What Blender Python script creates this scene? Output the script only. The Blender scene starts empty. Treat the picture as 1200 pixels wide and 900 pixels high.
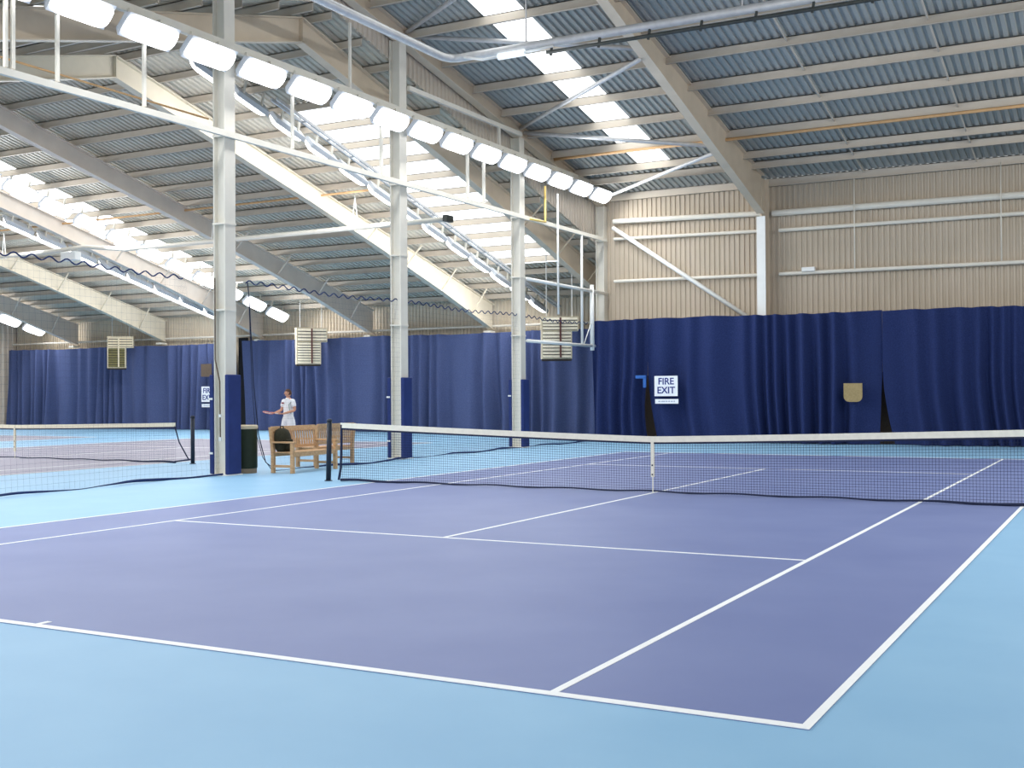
import bpy, bmesh, math, random
from mathutils import Vector, Matrix
random.seed(7)
C = bpy.context.scene.collection
PI = math.pi

# ------------------------------------------------------------------ materials
def mat(name, col, rough=.6, var=.06, scale=8.0, metal=0.0, spec=.3, bump=0.0, col2=None, stretch=None, detail=4):
    m = bpy.data.materials.new(name); m.use_nodes = True
    nt = m.node_tree; b = nt.nodes['Principled BSDF']
    tc = nt.nodes.new('ShaderNodeTexCoord')
    src = tc.outputs['Object']
    if stretch:
        mp = nt.nodes.new('ShaderNodeMapping'); mp.inputs['Scale'].default_value = stretch
        nt.links.new(src, mp.inputs['Vector']); src = mp.outputs['Vector']
    n = nt.nodes.new('ShaderNodeTexNoise'); n.inputs['Scale'].default_value = scale; n.inputs['Detail'].default_value = detail
    nt.links.new(src, n.inputs['Vector'])
    r = nt.nodes.new('ShaderNodeValToRGB')
    a = col; c2 = col2 if col2 else tuple(min(1, c * (1 + var)) for c in col)
    lo = col if col2 else tuple(c * (1 - var) for c in col)
    r.color_ramp.elements[0].position = .3; r.color_ramp.elements[1].position = .7
    r.color_ramp.elements[0].color = (*lo, 1); r.color_ramp.elements[1].color = (*c2, 1)
    nt.links.new(n.outputs['Fac'], r.inputs['Fac']); nt.links.new(r.outputs['Color'], b.inputs['Base Color'])
    b.inputs['Roughness'].default_value = rough; b.inputs['Metallic'].default_value = metal
    b.inputs['Specular IOR Level'].default_value = spec
    if bump:
        bp = nt.nodes.new('ShaderNodeBump'); bp.inputs['Strength'].default_value = bump; bp.inputs['Distance'].default_value = .01
        nt.links.new(n.outputs['Fac'], bp.inputs['Height']); nt.links.new(bp.outputs['Normal'], b.inputs['Normal'])
    return m

def emit(name, col, s):
    m = bpy.data.materials.new(name); m.use_nodes = True
    nt = m.node_tree; nt.nodes.clear()
    o = nt.nodes.new('ShaderNodeOutputMaterial'); e = nt.nodes.new('ShaderNodeEmission')
    tc = nt.nodes.new('ShaderNodeTexCoord'); n = nt.nodes.new('ShaderNodeTexNoise'); n.inputs['Scale'].default_value = 1.5
    mr = nt.nodes.new('ShaderNodeMapRange'); mr.inputs['To Min'].default_value = s * .93; mr.inputs['To Max'].default_value = s * 1.07
    nt.links.new(tc.outputs['Object'], n.inputs['Vector']); nt.links.new(n.outputs['Fac'], mr.inputs['Value'])
    e.inputs['Color'].default_value = (*col, 1); nt.links.new(mr.outputs['Result'], e.inputs['Strength'])
    nt.links.new(e.outputs[0], o.inputs[0])
    return m

M = dict(
    floor=mat('light_blue_acrylic', (.232, .43, .62), .55, .05, 1.2, spec=.25, col2=(.26, .465, .65)),
    court=mat('purple_blue_acrylic', (.148, .185, .37), .55, .05, .8, spec=.25, col2=(.172, .212, .40)),
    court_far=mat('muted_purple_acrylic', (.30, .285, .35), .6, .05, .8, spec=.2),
    line=mat('white_line_paint', (.86, .87, .86), .6, .03, 3),
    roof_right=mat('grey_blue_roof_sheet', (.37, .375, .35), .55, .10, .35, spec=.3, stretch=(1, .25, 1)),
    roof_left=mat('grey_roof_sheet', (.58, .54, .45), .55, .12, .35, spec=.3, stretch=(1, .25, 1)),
    clad=mat('cream_wall_sheet', (.47, .395, .30), .6, .06, .6, col2=(.52, .44, .345)),
    clad_left=mat('cream_far_wall_sheet', (.64, .55, .42), .6, .06, .6, col2=(.70, .61, .48)),
    clad_dim=mat('beige_spandrel_sheet', (.58, .51, .43), .6, .06, .6),
    steel=mat('cream_painted_steel', (.74, .70, .61), .5, .04, 3),
    rafter=mat('beige_painted_steel', (.66, .55, .42), .55, .05, 2),
    rafter_cream=mat('pale_cream_painted_steel', (.68, .61, .48), .55, .05, 2),
    rafter_grey=mat('grey_painted_steel', (.78, .68, .58), .55, .05, 2),
    purlin=mat('tan_painted_steel', (.58, .51, .42), .55, .05, 2),
    white=mat('white_painted_steel', (.80, .80, .77), .45, .03, 4),
    galv=mat('galvanised_tube', (.62, .61, .60), .4, .08, 6, metal=.25),
    darkmetal=mat('dark_metal', (.05, .055, .05), .5, .2, 6),
    black=mat('black_paint', (.016, .022, .035), .45, .2, 6),
    curtain=mat('navy_curtain_cloth', (.013, .023, .088), .85, .15, 30, spec=.15, bump=.15, col2=(.022, .037, .125)),
    curtain_far=mat('hazed_navy_curtain_cloth', (.058, .078, .178), .85, .15, 30, spec=.1, bump=.15, col2=(.084, .110, .228)),  # navy lightened to paint in the haze over the far hall
    curtain_gap=mat('painted_gap_shade', (.008, .009, .012), .9, .2, 12),  # near-black colour painting the shade in the curtain gap
    flap=mat('mid_blue_cloth', (.035, .13, .42), .8, .1, 12),
    pad=mat('royal_blue_vinyl', (.020, .036, .145), .6, .1, 5, spec=.2),
    signwhite=mat('white_sign_board', (.85, .87, .90), .5, .02, 5),
    signblue=mat('navy_sign_letters', (.012, .028, .20), .5, .05, 5),
    signgrey=mat('grey_small_print', (.42, .46, .55), .6, .05, 5),
    tan=mat('tan_opening_fill', (.34, .255, .12), .7, .12, 20),
    brown=mat('brown_board', (.12, .085, .06), .7, .12, 20),
    tape=mat('white_net_tape', (.84, .80, .67), .7, .05, 14),
    tape_cream=mat('cream_net_tape', (.80, .74, .58), .7, .05, 14),
    string=mat('dark_net_string', (.018, .025, .06), .8, .1, 8),
    hem=mat('navy_net_hem', (.012, .03, .11), .8, .2, 8),
    clearstring=mat('pale_divider_string', (.05, .07, .14), .8, .1, 8),
    teak=mat('teak_wood', (.48, .275, .135), .55, .22, 5, stretch=(6, 1, 6), col2=(.64, .41, .22)),
    bag=mat('dark_olive_fabric', (.022, .020, .009), .85, .3, 20),
    strap=mat('black_strap', (.01, .01, .01), .8, .1, 9),
    bin=mat('dark_green_plastic', (.010, .020, .008), .5, .15, 8),
    binlid=mat('cream_plastic', (.62, .52, .36), .5, .1, 8),
    binbase=mat('brown_plastic', (.25, .19, .13), .6, .1, 8),
    heater=mat('cream_enamel', (.80, .70, .50), .5, .06, 5),
    slat=mat('bright_cream_slats', (.88, .82, .66), .5, .06, 5),
    heaterdark=mat('dark_red_brown_trim', (.13, .045, .035), .6, .1, 5),
    shade=mat('painted_recess_shade', (.045, .035, .03), .8, .1, 5),  # shade painted dark behind the louvres and under the heaters
    olive=mat('olive_louvres', (.20, .18, .075), .7, .15, 9),
    skin=mat('skin', (.60, .31, .20), .55, .06, 12),
    hair=mat('brown_hair', (.085, .04, .02), .7, .2, 40),
    shirt=mat('white_polo_cloth', (.82, .83, .84), .85, .03, 10),
    shorts=mat('white_shorts_cloth', (.80, .81, .83), .85, .03, 10),
    red=mat('dark_red_trim', (.22, .03, .04), .8, .1, 10),
    green=mat('grey_green_trim', (.28, .38, .30), .8, .1, 10),
    eye=mat('dark_eye', (.02, .015, .01), .4, .1, 10),
    lip=mat('lips', (.42, .16, .13), .6, .1, 10),
    racket=mat('red_racket_frame', (.62, .16, .14), .4, .1, 10),
    grip=mat('pale_grip', (.72, .62, .55), .7, .1, 10),
    orange=mat('orange_pipe_paint', (.60, .36, .17), .5, .08, 6),
    yellow=mat('yellow_pipe_paint', (.72, .52, .16), .5, .08, 6),
    lamp=emit('floodlight_glow', (.95, .97, 1.0), 6.0),
    lamp_small=emit('small_lamp_glow', (.80, .90, 1.0), 1.2),
    sky=emit('skylight_glow', (.92, .965, 1.0), 3.0),
    housing=mat('grey_lamp_housing', (.55, .57, .60), .5, .05, 6),
)

# ------------------------------------------------------------------ mesh builder
class MB:
    def __init__(s): s.v = []; s.f = []
    def add(s, vs, fs):
        n = len(s.v); s.v += [tuple(p) for p in vs]; s.f += [tuple(i + n for i in f) for f in fs]; return s
    def box(s, x0, x1, y0, y1, z0, z1):
        return s.add([(x0,y0,z0),(x1,y0,z0),(x1,y1,z0),(x0,y1,z0),(x0,y0,z1),(x1,y0,z1),(x1,y1,z1),(x0,y1,z1)],
            [(0,3,2,1),(4,5,6,7),(0,1,5,4),(1,2,6,5),(2,3,7,6),(3,0,4,7)])
    def cbox(s, c, d): return s.box(c[0]-d[0]/2, c[0]+d[0]/2, c[1]-d[1]/2, c[1]+d[1]/2, c[2]-d[2]/2, c[2]+d[2]/2)
    def quad(s, a, b, c, d): return s.add([a, b, c, d], [(0,1,2,3)])
    def prism(s, prof, axis, a, b):
        # prof: list of 2-D points (the other two axes in order), extruded along axis from a to b
        n = len(prof); vs = []
        for t in (a, b):
            for p in prof:
                q = [p[0], p[1]]; q.insert(axis, t); vs.append(q)
        fs = [tuple(range(n))[::-1], tuple(range(n, 2*n))] + [(i, (i+1) % n, n + (i+1) % n, n + i) for i in range(n)]
        return s.add(vs, fs)
    def bar(s, p, q, w, h=None, up=(0,0,1)):
        h = h or w; p = Vector(p); q = Vector(q); d = (q-p).normalized(); u = Vector(up)
        if abs(d.dot(u)) > .98: u = Vector((0,1,0))
        r = d.cross(u).normalized(); u = r.cross(d)
        vs = []
        for c in (p, q):
            for a, b in ((-1,-1),(1,-1),(1,1),(-1,1)): vs.append(c + r*a*w/2 + u*b*h/2)
        return s.add(vs, [(0,1,2,3),(7,6,5,4),(0,4,5,1),(1,5,6,2),(2,6,7,3),(3,7,4,0)])
    def tube(s, pts, r, n=8, caps=True):
        pts = [Vector(p) for p in pts]; k = len(pts); rs = r if isinstance(r, (list, tuple)) else [r]*k
        ref = Vector((0,0,1)); rings = []
        prev = None
        for i, p in enumerate(pts):
            d = (pts[min(i+1,k-1)] - pts[max(i-1,0)]).normalized()
            if prev is None:
                u = ref if abs(d.dot(ref)) < .95 else Vector((1,0,0))
                a = d.cross(u).normalized()
            else:
                a = (prev - d*prev.dot(d)).normalized()
            prev = a; b = d.cross(a)
            rings.append([p + (a*math.cos(2*PI*j/n) + b*math.sin(2*PI*j/n))*rs[i] for j in range(n)])
        vs = [q for rg in rings for q in rg]; fs = []
        for i in range(k-1):
            for j in range(n): fs.append((i*n+j, i*n+(j+1)%n, (i+1)*n+(j+1)%n, (i+1)*n+j))
        if caps: fs += [tuple(range(n))[::-1], tuple(range((k-1)*n, k*n))]
        return s.add(vs, fs)
    def lathe(s, prof, c=(0,0,0), n=20):
        vs = []; fs = []; k = len(prof)
        for r, z in prof:
            for j in range(n): vs.append((c[0]+r*math.cos(2*PI*j/n), c[1]+r*math.sin(2*PI*j/n), c[2]+z))
        for i in range(k-1):
            for j in range(n): fs.append((i*n+j, i*n+(j+1)%n, (i+1)*n+(j+1)%n, (i+1)*n+j))
        fs += [tuple(range(n))[::-1], tuple(range((k-1)*n, k*n))]
        return s.add(vs, fs)
    def build(s, name, m, parent=None, smooth=False, bevel=0, off=None):
        me = bpy.data.meshes.new(name)
        if off is None: off = parent.location if parent is not None and parent.type == 'EMPTY' else Vector((0,0,0))
        me.from_pydata([tuple(Vector(p) - Vector(off)) for p in s.v], [], s.f)
        bm = bmesh.new(); bm.from_mesh(me); bmesh.ops.recalc_face_normals(bm, faces=bm.faces); bm.to_mesh(me); bm.free()
        me.materials.append(M[m] if isinstance(m, str) else m)
        if smooth:
            for p in me.polygons: p.use_smooth = True
        o = bpy.data.objects.new(name, me); C.objects.link(o)
        if parent is not None: o.parent = parent
        if bevel:
            bv = o.modifiers.new('bevel', 'BEVEL'); bv.width = bevel; bv.segments = 2; bv.limit_method = 'ANGLE'
        return o

def thing(name, label, cat, loc=(0,0,0), group=None):
    o = bpy.data.objects.new(name, None); C.objects.link(o); o.location = loc
    o.empty_display_size = .1
    o['label'] = label; o['category'] = cat
    if group: o['group'] = group
    return o
def tag(o, label, cat, group=None, kind=None):
    o['label'] = label; o['category'] = cat
    if group: o['group'] = group
    if kind: o['kind'] = kind
    return o
def struct(o): o['kind'] = 'structure'; return o
def dup(root, label=None, group=None):
    r = root.copy(); C.objects.link(r)
    if label: r['label'] = label
    if group: r['group'] = group
    for ch in root.children:
        c = ch.copy(); C.objects.link(c); c.parent = r
        for g in ch.children:
            d = g.copy(); C.objects.link(d); d.parent = c
    return r
ORD = ['first','second','third','fourth','fifth','sixth','seventh','eighth','ninth','tenth','eleventh','twelfth','thirteenth','fourteenth','fifteenth','sixteenth','seventeenth']
def local(root, name, mb, m, **k):
    return mb.build(name, m, root, off=(0,0,0), **k)

# ------------------------------------------------------------------ hall dimensions (metres; court centre = origin, net along x)
XR = 12.5            # right end of the hall
XC = -9.42           # column line between the courts
YB, YL = 19.35, 24.4 # back walls of the right and the left hall
XL = -46.15
def zR(y): return 8.5 + .195*(19.2 - abs(y - .3) - .3) if y < .3 else 8.5 + .195*(19.2 - y)
RIDGE = 4.0
def zL(y): return 10.75 - .26*abs(y - RIDGE)
TH = math.atan(.26)

# floor
struct(MB().box(XL, XR, -19.5, YL+.3, -.12, 0).build('floor', 'floor'))

# ------------------------------------------------------------------ walls
def corrugated(name, m, pts_fn, t0, t1, pitch=.17, depth=.035):
    """vertical ribs: pts_fn(t, off) -> (bottom point, top point)"""
    mb = MB(); n = int((t1-t0)/pitch); prof = []
    for i in range(n+1):
        t = t0 + i*pitch
        for dt, o in ((0,0),(.42,0),(.52,1),(.90,1)):
            tt = min(t + dt*pitch, t1); prof.append((tt, o*depth))
    vs = []; fs = []
    for t, o in prof: a, b = pts_fn(t, o); vs += [a, b]
    for i in range(len(prof)-1): fs.append((2*i, 2*i+2, 2*i+3, 2*i+1))
    return mb.add(vs, fs).build(name, m)
struct(corrugated('wall_back', 'clad', lambda t, o: ((t, YB - o, 0), (t, YB - o, zR(YB) - .02)), XC - .05, XR))
struct(corrugated('wall_back_left', 'clad_left', lambda t, o: ((t, YL - o, 0), (t, YL - o, zL(YL) + .05)), XL, XC))
struct(corrugated('wall_left', 'rafter_grey', lambda t, o: ((XL + o, t, 0), (XL + o, t, zL(t))), -15.9, YL, pitch=.3))
struct(corrugated('wall_right', 'clad', lambda t, o: ((XR - o, t, 0), (XR - o, t, zR(t))), -18.6, YB, pitch=.3))
# return wall between the two halls beyond the right back wall
struct(corrugated('wall_return', 'clad_dim', lambda t, o: ((XC - o, t, 0), (XC - o, t, zL(t)+.1)), YB, YL))
# spandrel sheet: between left roof and right roof above the column line
XS = XC - .22
sp = corrugated('wall_spandrel', 'clad_dim', lambda t, o: ((XS + o, t, zL(t) - .02), (XS + o, t, max((zR(t) if t > .3 else 12.19 - .195*(.3 - t)) - .05, zL(t)))), -15.8, YB, pitch=.2, depth=.04)
struct(sp)
# ------------------------------------------------------------------ roofs
def roof(name, m, x0, x1, y0, y1, fz, pitch=.2, depth=.05):
    mb = MB(); prof = []; n = max(1, int(round((x1-x0)/pitch))); p = (x1-x0)/n
    for i in range(n):
        for dt, o in ((0,0),(.45,0),(.55,1),(.9,1)): prof.append((x0 + (i+dt)*p, o*depth))
    prof.append((x1, 0))
    vs = []; fs = []
    for x, o in prof: vs += [(x, y0, fz(y0) + o), (x, y1, fz(y1) + o)]
    for i in range(len(prof)-1): fs.append((2*i, 2*i+1, 2*i+3, 2*i+2))
    return struct(mb.add(vs, fs).build(name, m))
def skylight(x0, x1, y0, y1, fz):
    skylight.n += 1
    mb = MB(); mb.quad((x0,y0,fz(y0)), (x1,y0,fz(y0)), (x1,y1,fz(y1)), (x0,y1,fz(y1)))
    return struct(mb.build('window_%d' % skylight.n, 'sky'))
skylight.n = 0
# right hall: far slope, split around the translucent strip
roof('ceiling', 'roof_right', XC - .25, -7.1, .3, YB, zR)
roof('ceiling', 'roof_right', -7.1, -6.0, 16.85, YB, zR)
roof('ceiling', 'roof_right', -6.0, 6.0, .3, YB, zR)
roof('ceiling', 'roof_right', 6.0, 7.1, 16.85, YB, zR)
roof('ceiling', 'roof_right', 7.1, XR, .3, YB, zR)
skylight(-7.1, -6.0, .6, 16.85, zR); skylight(6.0, 7.1, .6, 16.85, zR)  # right-hand strip is out of view, added as a light source
zRn = lambda y: 12.19 - .195*(.3 - y)
roof('ceiling', 'roof_right', XC - .25, XR, -18.6, .3, zRn)
# left hall
SKY = [(-14.25, -11.5), (-29.4, -26.75), (-44.9, -42.2)]
def left_slope(y0, y1, sy0, sy1):
    xs = XC - .2
    for a, b in SKY:
        roof('ceiling', 'roof_left', b, xs, y0, y1, zL)
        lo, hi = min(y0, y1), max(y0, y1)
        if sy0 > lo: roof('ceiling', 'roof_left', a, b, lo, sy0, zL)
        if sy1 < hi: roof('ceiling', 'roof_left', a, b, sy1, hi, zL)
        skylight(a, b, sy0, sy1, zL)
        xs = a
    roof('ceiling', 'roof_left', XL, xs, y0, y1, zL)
left_slope(RIDGE, YL, 8.0, 20.5)
left_slope(-15.9, RIDGE, -12.5, 0.0)

# purlins: one object each
def trim(mb, m, label=None):
    trim.n += 1
    return struct(mb.build('trim_%d' % trim.n, m))
trim.n = 0
def purlin(x0, x1, y, ztop, d, fl, m, slope):
    w = .022
    mb = MB(); zb = ztop - d
    mb.box(x0, x1, y - w/2, y + w/2, zb, ztop)
    mb.box(x0, x1, y - fl, y + w/2, zb, zb + .02)
    mb.box(x0, x1, y - w/2, y + fl, ztop - .02, ztop)
    return trim(mb, m)
for y in (3.77, 5.4, 7.03, 8.66, 10.29, 11.91, 13.55, 15.17, 16.82, 17.68):
    purlin(XC + .1, XR, y, zR(y) - .012, .24, .07, 'purlin', .195)
purlin(XC + .1, XR, 19.22, zR(19.2) - .01, .26, .1, 'purlin', .195)
y = RIDGE + .35
while y < YL - .2:
    purlin(XL, XS - .05, y, zL(y) - .012, .22, .07, 'purlin', .26); y += 1.19
y = RIDGE - .35
while y > -6:
    purlin(XL, XS - .05, y, zL(y) - .012, .22, .07, 'purlin', .26); y -= 1.19
for x in (-.50, 2.75, 5.9):      # anti-sag rods
    trim(MB().bar((x, 4, zR(4) - .12), (x, 19.1, zR(19.1) - .12), .04), 'purlin')
# wall rails on the right-hand back wall
def rail_tube(p, q, r, m): return trim(MB().tube([p, q], r, 10), m)
rail_tube((-8.95, 19.16, 7.52), (-3.6, 19.16, 7.38), .085, 'steel')
rail_tube((-8.95, 19.2, 6.92), (-3.6, 19.2, 6.82), .055, 'steel')
rail_tube((-8.95, 19.2, 5.46), (-3.6, 19.2, 5.40), .055, 'steel')
rail_tube((-3.4, 19.16, 7.36), (XR, 19.16, 7.25), .10, 'steel')
rail_tube((-3.2, 19.2, 6.80), (XR, 19.2, 6.74), .06, 'steel')
rail_tube((-3.2, 19.2, 5.40), (XR, 19.2, 5.30), .06, 'steel')
# left hall: rail over the curtain and head rail at the eaves
rail_tube((-45.9, 23.95, 4.40), (-9.7, 23.95, 4.40), .05, 'steel')

# ------------------------------------------------------------------ steel frames
def ibeam_profile(root, name, m, x, top, bot, fw=.22, web=.03, ft=.03):
    """top / bot: lists of (y, z) of equal length; an I-section whose depth follows them"""
    mb = MB(); n = len(top)
    for side in (-web/2, web/2):
        pass
    for i in range(n-1):
        (ya, ta), (yb, tb) = top[i], top[i+1]; (yc, ba), (yd, bb) = bot[i], bot[i+1]
        mb.add([(x-web/2,ya,ta),(x-web/2,yb,tb),(x-web/2,yd,bb),(x-web/2,yc,ba),(x+web/2,ya,ta),(x+web/2,yb,tb),(x+web/2,yd,bb),(x+web/2,yc,ba)],
               [(0,1,2,3),(7,6,5,4)])
        for (p, q, s) in (((ya,ta),(yb,tb),-1), ((yc,ba),(yd,bb),1)):
            mb.add([(x-fw/2,p[0],p[1]),(x+fw/2,p[0],p[1]),(x+fw/2,q[0],q[1]),(x-fw/2,q[0],q[1]),
                    (x-fw/2,p[0],p[1]+s*ft),(x+fw/2,p[0],p[1]+s*ft),(x+fw/2,q[0],q[1]+s*ft),(x-fw/2,q[0],q[1]+s*ft)],
                   [(0,1,2,3),(7,6,5,4),(0,4,5,1),(1,5,6,2),(2,6,7,3),(3,7,4,0)])
    return mb.build(name, m, root)
LX = [-10.38, -16.5, -22.5, -28.7, -34.85, -40.95]
LM = ['rafter', 'rafter_cream', 'rafter_grey', 'rafter_grey', 'rafter_cream', 'rafter_grey']
LLAB = ['beige roof frame rafter just left of the column line, below the corrugated spandrel',
        'pale cream roof frame rafter crossing behind the first white column down to the curtain',
        'grey-brown roof frame rafter, lower left neighbour of the pale cream one',
        'grey roof frame rafter beside the broad sloping lamp row, ending behind the first column',
        'cream-tan roof frame rafter ending just above the left curtain',
        'farthest dim grey roof frame rafter at the far left end of the hall']
for x, m, lab in zip(LX, LM, LLAB):
    r = thing('roof_rafter', lab, 'rafter', (x, RIDGE, 0), 'portal frames of the left hall')
    ys = [RIDGE, 12, 16, 20, 24.0]
    top = [(y, zL(y) - .25) for y in ys]
    bt = [9.9, 9.9 - .26*8, 6.70, 5.52, 4.22]
    bot = [(y, z) for y, z in zip(ys, bt)]
    ibeam_profile(r, 'beam', m, x, top, bot, fw=.24)
    ys2 = [RIDGE, -4, -10, -15.8]
    ibeam_profile(r, 'beam', m, x, [(y, zL(y) - .25) for y in ys2], [(4, 9.9), (-4, 7.82), (-10, 6.1), (-15.8, 4.3)], fw=.24)
    MB().box(x - .12, x + .12, RIDGE - .012, RIDGE + .012, 9.88, 10.5).build('apex_plate', m, r)
    for y in (15.2, 17.6, 20.0, 22.3):
        zb = bt[1] + 0; f = (y - 12)/12
        zb = (16 - y)/4*7.82 + (y - 12)/4*6.70 if y < 16 else ((20 - y)/4*6.70 + (y-16)/4*5.52 if y < 20 else (24 - y)/4*5.52 + (y-20)/4*4.22)
        MB().bar((x + .05, y, zb + .06), (x + .72, y - .02, zL(y) - .22), .045).build('fly_brace', m, r)
    MB().box(x - .16, x + .16, 23.55, 23.95, 4.12, 4.20).build('foot_plate', 'steel', r)
RX = [-3.63, 9.3]
RLAB = ['beige tapered roof rafter running down to the white-faced wall column', 'beige tapered roof rafter nearest the right end of the hall']
CL2 = ['white-faced steel column on the back wall under the beige rafter', 'steel wall column near the right end of the back wall']
for x, lab, cl in zip(RX, RLAB, CL2):
    r = thing('roof_rafter', lab, 'rafter', (x, 8, 0), 'portal frames of the right hall')
    ys = [.3, 5.1, 10, 14, 18.7]
    ibeam_profile(r, 'beam', 'rafter', x, [(y, zR(y) - .06) for y in ys], [(y, 12.07 - .2555*y) for y in [.3, 5.1, 10, 14, 18.66]], fw=.26)
    ys = [.3, -6, -12, -18.4]
    ibeam_profile(r, 'beam', 'rafter', x, [(y, zRn(y) - .06) for y in ys], [(.3, 11.6), (-6, 10.0), (-12, 8.3), (-18.4, 6.6)], fw=.26)
    c = thing('wall_column', cl, 'column', (x, 19, 0), 'columns of the back wall')
    MB().box(x - .14, x + .14, 18.66, 18.70, 0, 7.22).build('front_flange', 'white', c)
    MB().box(x - .015, x + .02, 18.70, 19.1, 0, 8.45).box(x - .14, x + .14, 19.06, 19.1, 0, 8.45).build('web', 'rafter', c)
# spandrel rafter of the column line
r = thing('roof_rafter', 'beige sloping beam along the top of the corrugated spandrel over the white columns', 'rafter', (XC + .02, 8, 0), 'portal frames of the right hall')
ibeam_profile(r, 'beam', 'rafter', XC + .02, [(y, zR(y) - .02) for y in (.3, 7, 13, 19.2)], [(y, zR(y) - .42) for y in (.3, 7, 13, 19.2)], fw=.26)
ibeam_profile(r, 'beam', 'rafter', XC + .02, [(y, zRn(y) - .03) for y in (.3, -6, -18.4)], [(y, zRn(y) - .42) for y in (.3, -6, -18.4)], fw=.26)

# main columns with crash pads
COLY = [.4, 6.7, 13.05, 19.2, -5.95, -12.3]
CLAB = ['white steel column standing between bin and left net, nearest with blue crash pads',
        'white steel column with blue crash pads right of the benches, second of the row',
        'white steel column with blue crash pads beside the hung pipe frame, third of the row',
        'white steel corner column where the spandrel meets the back wall', 'white steel column at the near end of the row', 'white steel column nearest the camera, beyond the left edge']
for y, lab in zip(COLY, CLAB):
    c = thing('steel_column', lab, 'column', (XC, y, 0), 'white columns between the courts')
    top = min(zR(y), zRn(y)) - .42 if y < .3 else zR(y) - .42
    h = .155
    mb = MB()
    mb.box(XC - h, XC - h + .03, y - h, y + h, .02, top); mb.box(XC + h - .03, XC + h, y - h, y + h, .02, top)
    mb.box(XC - h + .03, XC + h - .03, y - .06, y - .03, .02, top)
    mb.build('shaft', 'steel', c)
    MB().box(XC - .24, XC + .24, y - .24, y + .24, 0, .025).build('base_plate', 'white', c)
    for z in (3.35, 5.1, 6.88):
        MB().box(XC - h - .012, XC + h + .012, y - h - .012, y + h + .012, z - .02, z + .02).build('collar', 'steel', c)
    if y < 15:
        p = MB().box(XC + h, XC + h + .10, y - .19, y + .19, .03, 2.04).build('crash_pad', 'pad', c, bevel=.02)
        p = MB().box(XC - h - .10, XC - h, y - .19, y + .19, .03, 2.04).build('crash_pad', 'pad', c, bevel=.02)
        for z in (.45, 1.55):
            MB().box(XC - h - .11, XC - h - .01, y - .20, y - .188, z - .02, z + .02).build('strap_clip', 'white', c)
    if y == .4:
        MB().tube([(XC - .1, y - .18, 4.0), (XC - .1, y - .18, 2.35), (XC + .02, y - .18, 1.9), (XC + .03, y - .18, .75)], .014, 6).build('conduit', 'brown', c)
        MB().box(XC - .0, XC + .06, y - .2, y - .17, .70, .78).box(XC - .0, XC + .06, y - .2, y - .17, 1.18, 1.24).build('socket', 'white', c)

# horizontal tie rails along the columns
def pipe(name, pts, r, m, label, cat='pipe', group=None, n=10, smooth=True):
    return tag(MB().tube(pts, r, n).build(name, m, smooth=smooth), label, cat, group)
XT = XC + .215
tag(MB().box(XT - .04, XT + .04, -12.4, 19.1, 6.83, 6.95).build('tie_rail', 'steel'), 'long cream horizontal tie rail linking the white columns at mid height', 'rail')
tag(MB().box(XT - .06, XT + .06, -12.4, 19.1, 8.60, 8.76).build('lamp_rail', 'steel'), 'cream horizontal rail just above the brightest row of floodlights', 'rail')
tag(MB().box(XT - .04, XT + .04, 6.86, 12.9, 9.28, 9.40).build('tie_rail', 'steel'), 'short pale rail across the spandrel between second and third columns', 'rail')
# hangers between rails
hang = [(-4.92, 6.97, 10.2), (-4.78, 6.97, 10.2), (-3.9, 6.97, 8.6), (-1.95, 6.97, 8.6), (2.3, 6.97, 8.6), (4.4, 8.76, 10.3), (5.65, 6.97, 8.6), (9.75, 6.97, 8.6), (10.64, 6.97, 8.6), (11.54, 8.76, 9.28)]
HL = ['left of the twin droppers at the picture\'s left edge', 'right of the twin droppers at the picture\'s left edge',
      'between the twin droppers and the first column, left one', 'just left of the first column', 'just right of the first column',
      'rising from the lamp rail left of the second column', 'just left of the second column, below the lamps',
      'between second and third columns, left of a close pair', 'between second and third columns, right of a close pair', 'joining lamp rail and short spandrel rail']
for (yy, a, b), l in zip(hang, HL):
    tag(MB().bar((XT, yy, a), (XT, yy, b), .055 if yy < 5 else .07).build('hanger_rod', 'steel'), 'pale vertical hanger rod ' + l, 'rod', 'hanger rods on the column line')
pipe('gas_pipe', [(XT + .09, 14.28, 8.0), (XT + .09, 14.28, 6.9), (XT + .09, 13.3, 6.86)], .035, 'yellow', 'yellow vertical pipe dropping right of the third column')
# hung pipe frame right of column three
fr = thing('net_guide_frame', 'white tubular frame hung right of the third column, in front of a louvred heater', 'frame', (XT, 16, 3.2))
MB().tube([(XT, 13.2, 5.06), (XT, 19.2, 5.04)], .055, 8).build('top_tube', 'white', fr, smooth=True)
MB().tube([(XT, 13.2, 3.2), (XT, 18.1, 3.2)], .05, 8).build('bottom_tube', 'white', fr, smooth=True)
MB().tube([(XT, 17.9, 3.05), (XT, 17.9, 5.25)], .075, 8).build('end_post', 'white', fr, smooth=True)
MB().tube([(XT, 17.1, 3.2), (XT, 17.1, 6.84)], .045, 8).build('upright', 'white', fr, smooth=True)
MB().tube([(XT + .09, 15.15, 4.1), (XT + .09, 15.15, 7.9)], .035, 8).build('upright', 'white', fr, smooth=True)
MB().tube([(XT, 17.25, 3.25), (XT, 17.8, 3.95)], .02, 6).build('diagonal_stay', 'white', fr, smooth=True)

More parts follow.
